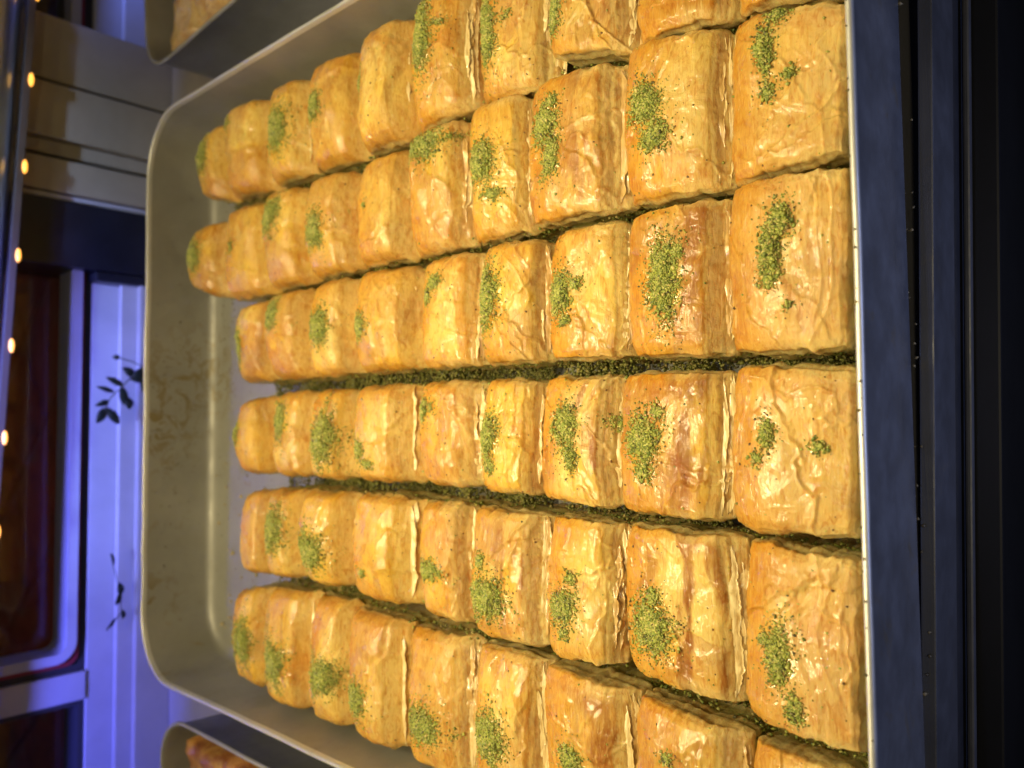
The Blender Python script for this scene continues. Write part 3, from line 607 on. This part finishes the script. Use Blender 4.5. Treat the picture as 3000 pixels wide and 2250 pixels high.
frame_loop("glazing_bead", -.0085, .339, .0575, .58, .0075, YW + .000, YW + .030, M_PVC, .016)
pane(-.0012, .33, .0648, .57)
box("mullion", -.040, -.018, YW + .002, YW + .05, .0495, .60, M_PVC, win, .001)
frame_loop("gasket", -.60, -.0405, .0495, .60, .004, YW + .006, YW + .028, M_GASK, .002)
pane(-.59, -.045, .053, .59)
box("top_rail", -.6, .285, YW + .004, YW + .05, .602, .66, M_PVC, win, .001)
# dark pane between rail and post, and the blue lit window beyond the post
box("dark_jamb", .3010, .3525, YW - .012, YW + .05, ZB, .60, M_JAMB, win, .001)
box("jamb_edge", .2925, .3005, YW - .011, YW + .05, ZB, .052, M_JAMB, win, .002)
win2 = empty("window", (.55, YW, ZB)); tag(win2, "white framed window end lit blue beside the pale pastry at the photo's top", "window")
box("bottom_rail", .498, .95, YW + .004, YW + .05, ZB, .051, M_PVC, win2, .001)
box("rail_step", .498, .95, YW - .003, YW + .003, ZB, .030, M_PVC, win2, .0012)
box("gasket", .498, .95, YW + .008, YW + .04, .0515, .0575, M_GASK, win2)
box("red_seal", .498, .95, YW + .006, YW + .04, .058, .061, M_RED, win2)
box("glazing_bead", .498, .95, YW + .003, YW + .04, .0612, .069, M_PVC, win2, .001)
box("glass_pane", .498, .95, YW + .02, YW + .024, .069, .60, M_GLASS, win2)
# beige post between the windows
post = empty("window_post", (.42, YW, ZB)); tag(post, "beige post of wide boards standing between the dark window and the top tray", "post")
box("board", .4455, .4965, YW - .012, YW + .06, ZB, .60, M_TAN, post, .0012)
box("board", .400, .4425, YW - .014, YW + .06, ZB, .60, M_TAN, post, .0012)
box("board", .3885, .3995, YW - .007, YW + .06, ZB, .60, M_TAN, post, .0010)
box("board", .3585, .3845, YW - .012, YW + .06, ZB, .60, M_TAN, post, .0012)
box("edge_strip", .3535, .3575, YW - .009, YW + .06, ZB, .60, M_PVC, post, .0008)
box("backing", .354, .4965, YW + .062, YW + .07, ZB, .60, M_GASK, post)

box("shelf_shade_board", .402, .520, .515, YW - .0145, ZB + .0005, ZB + .006, M_TAN, post, .001)  # added board, darkens the shelf patch that lies in shade
# polished tube with a row of amber LEDs
bar = empty("light_bar", (.2, .575, .12)); tag(bar, "polished metal tube with a channel of amber LEDs along the left edge", "light bar")
slope = lambda x: .1048 + (x - .45) * -.045
def tube(name, xa, xb, y, zf, r, m, parent, n=24, seg=12):
    V = []; F = []
    for a in range(seg + 1):
        x = xa + (xb - xa) * a / seg
        for b in range(n):
            th = 2 * math.pi * b / n; V.append((x, y + r * math.cos(th), zf(x) + r * math.sin(th)))
    for a in range(seg):
        for b in range(n): F.append((a * n + b, a * n + (b + 1) % n, (a + 1) * n + (b + 1) % n, (a + 1) * n + b))
    return mesh_obj(name, np.array(V), F, m, parent)
tube("metal_tube", -.5, .9, .592, lambda x: slope(x) + .0300 , .026, M_CHROME, bar, 32)
box("led_channel", -.5, .9, .571, .579, -.0025, .0025, M_BRASS, bar, .0006, lambda x, y, z: (0, 0, slope(x) + .0035))
import bmesh
def led_mesh():
    bm = bmesh.new(); bmesh.ops.create_uvsphere(bm, u_segments=14, v_segments=8, radius=1)
    for v in bm.verts: v.co = Vector((v.co.x * .0052, v.co.y * .0018, v.co.z * .0018))
    me = bpy.data.meshes.new("led_bead"); bm.to_mesh(me); bm.free(); me.materials.append(M_LED)
    me.polygons.foreach_set('use_smooth', [True] * len(me.polygons)); return me
LM = led_mesh()
for q in range(-8, 12):
    x = .4340 - q * .0665
    if x < -.45 or x > .85: continue
    o = bpy.data.objects.new("led_bead", LM); COL.objects.link(o); o.location = (x, .5705, slope(x) + .0010); o.parent = bar; o.matrix_parent_inverse = bar.matrix_basis.inverted()

# leafy sprig in front of the rail, and the small dark marks on the rail
def leaf_mesh(parent, c, d, L_, w, nm="leaf"):
    d = Vector(d).normalized(); side = Vector((-d.z, 0, d.x)); n = 8; V = []; F = []
    for a in range(n + 1):
        f = a / n; ww = w * math.sin(math.pi * min(1, f * .92 + .06)) ** .8
        p = Vector(c) + d * (L_ * f) + Vector((0, -.002 * math.sin(f * 3), 0))
        V += [p - side * ww, p + Vector((0, .0008, 0)), p + side * ww]
    for a in range(n): F += [(a * 3, a * 3 + 1, a * 3 + 4, a * 3 + 3), (a * 3 + 1, a * 3 + 2, a * 3 + 5, a * 3 + 4)]
    V2 = V + [v + Vector((0, .0004, 0)) for v in V]; k = len(V); F2 = F + [tuple(i_ + k for i_ in reversed(f)) for f in F]
    for a in range(n):
        F2 += [(a * 3, a * 3 + 3, a * 3 + 3 + k, a * 3 + k), (a * 3 + 2, a * 3 + 2 + k, a * 3 + 5 + k, a * 3 + 5)]
    return mesh_obj(nm, np.array([tuple(v) for v in V2]), F2, M_LEAF, parent)
def stem_mesh(parent, pts, r):
    V = []; F = []; n = 6
    for p in pts:
        for b in range(n):
            th = 2 * math.pi * b / n; V.append((p[0] + r * math.cos(th), p[1] + r * math.sin(th), p[2] + .3 * r * math.sin(th)))
    for a in range(len(pts) - 1):
        for b in range(n): F.append((a * n + b, a * n + (b + 1) % n, (a + 1) * n + (b + 1) % n, (a + 1) * n + b))
    mesh_obj("stem", np.array(V), F, M_STEM, parent)
sp = empty("leafy_sprig", (.22, .580, ZB)); tag(sp, "dark green leafy sprig standing against the blue lit window rail", "plant")
stem_mesh(sp, [(.226, .580, ZB), (.222, .580, .012), (.214, .580, .028), (.198, .580, .043), (.182, .580, .050)], .0007)
stem_mesh(sp, [(.222, .580, .012), (.228, .580, .026), (.231, .580, .038)], .0005)
for c, d, L_, w in (((.231, .58, .036), (.0, 0, 1), .006, .0022), ((.222, .58, .014), (-.6, 0, 1), .014, .0045), ((.224, .58, .010), (-1, 0, .35), .014, .005), ((.216, .58, .024), (.7, 0, 1), .012, .0034),
                    ((.208, .58, .033), (.5, 0, 1), .015, .0026), ((.207, .58, .034), (-1, 0, -.1), .014, .0036), ((.196, .58, .044), (-.4, 0, 1), .011, .0024), ((.190, .58, .047), (-1, 0, .5), .013, .0036),
                    ((.190, .58, .046), (-1, 0, -.8), .016, .0036), ((.214, .58, .018), (-1, 0, -.3), .013, .004), ((.199, .58, .030), (-.9, 0, -.2), .010, .0034), ((.203, .58, .040), (.3, 0, 1), .014, .0020), ((.224, .58, .000), (-1, 0, .8), .018, .006), ((.222, .58, .006), (.8, 0, .6), .012, .005), ((.214, .578, .010), (-1, 0, .1), .016, .006), ((.218, .578, .016), (-.3, 0, .8), .013, .005)):
    leaf_mesh(sp, c, d, L_, w)
sp2 = empty("leafy_twig", (.04, .585, ZB)); tag(sp2, "small dried dark twig lying against the rail left of the tray corner", "twig")
stem_mesh(sp2, [(.074, .5875, .038), (.058, .5875, .034), (.042, .5875, .030), (.026, .5875, .029), (.014, .5875, .040)], .0006)
for c, d, L_, w in (((.074, .5870, .037), (-1, 0, -.1), .010, .0012), ((.050, .587, .031), (-1, 0, -.1), .010, .0028), ((.042, .587, .030), (-1, 0, .4), .010, .0022), ((.028, .587, .028), (-1, 0, 0), .007, .0018), ((.022, .587, .034), (-1, 0, .9), .009, .0014)):
    leaf_mesh(sp2, c, d, L_, w)

# ------------------------------------------------------------------ outside ground seen through the panes
tag(box("ground", -8, 8, .9, 14, -.75, -.70, M_GASK), kind="structure")
pav = empty("pavement", (0, 3, -.70)); tag(pav, kind="structure")
sv = bpy.data.meshes.new("paving_slab"); bm = bmesh.new(); bmesh.ops.create_cube(bm, size=1)
for v in bm.verts: v.co = Vector((v.co.x * .385, v.co.y * .385, v.co.z * .02))
bmesh.ops.bevel(bm, geom=bm.edges[:], offset=.004, segments=1, affect='EDGES'); bm.to_mesh(sv); bm.free(); sv.materials.append(M_PAVE)
for a in range(-7, 8):
    for b in range(0, 11):
        ang = math.radians(38); px, py = (a * .4), (b * .4 - 1.8)
        x = px * math.cos(ang) - py * math.sin(ang) + .3; y = px * math.sin(ang) + py * math.cos(ang) + 2.6
        if y < 1.2: continue
        o = bpy.data.objects.new("paving_slab", sv); COL.objects.link(o); o.location = (x, y, -.69 + .002 * ((a * 7 + b * 3) % 3)); o.rotation_euler = (0, 0, ang); o.parent = pav; o.matrix_parent_inverse = pav.matrix_basis.inverted()
area("outdoor_red_fill", (-.4, 2.4, 1.4), (.0, 3.2, -.7), .5, .5, 1.3, (1.0, .36, .30), 62)  # added red fill so the paving shows through the panes
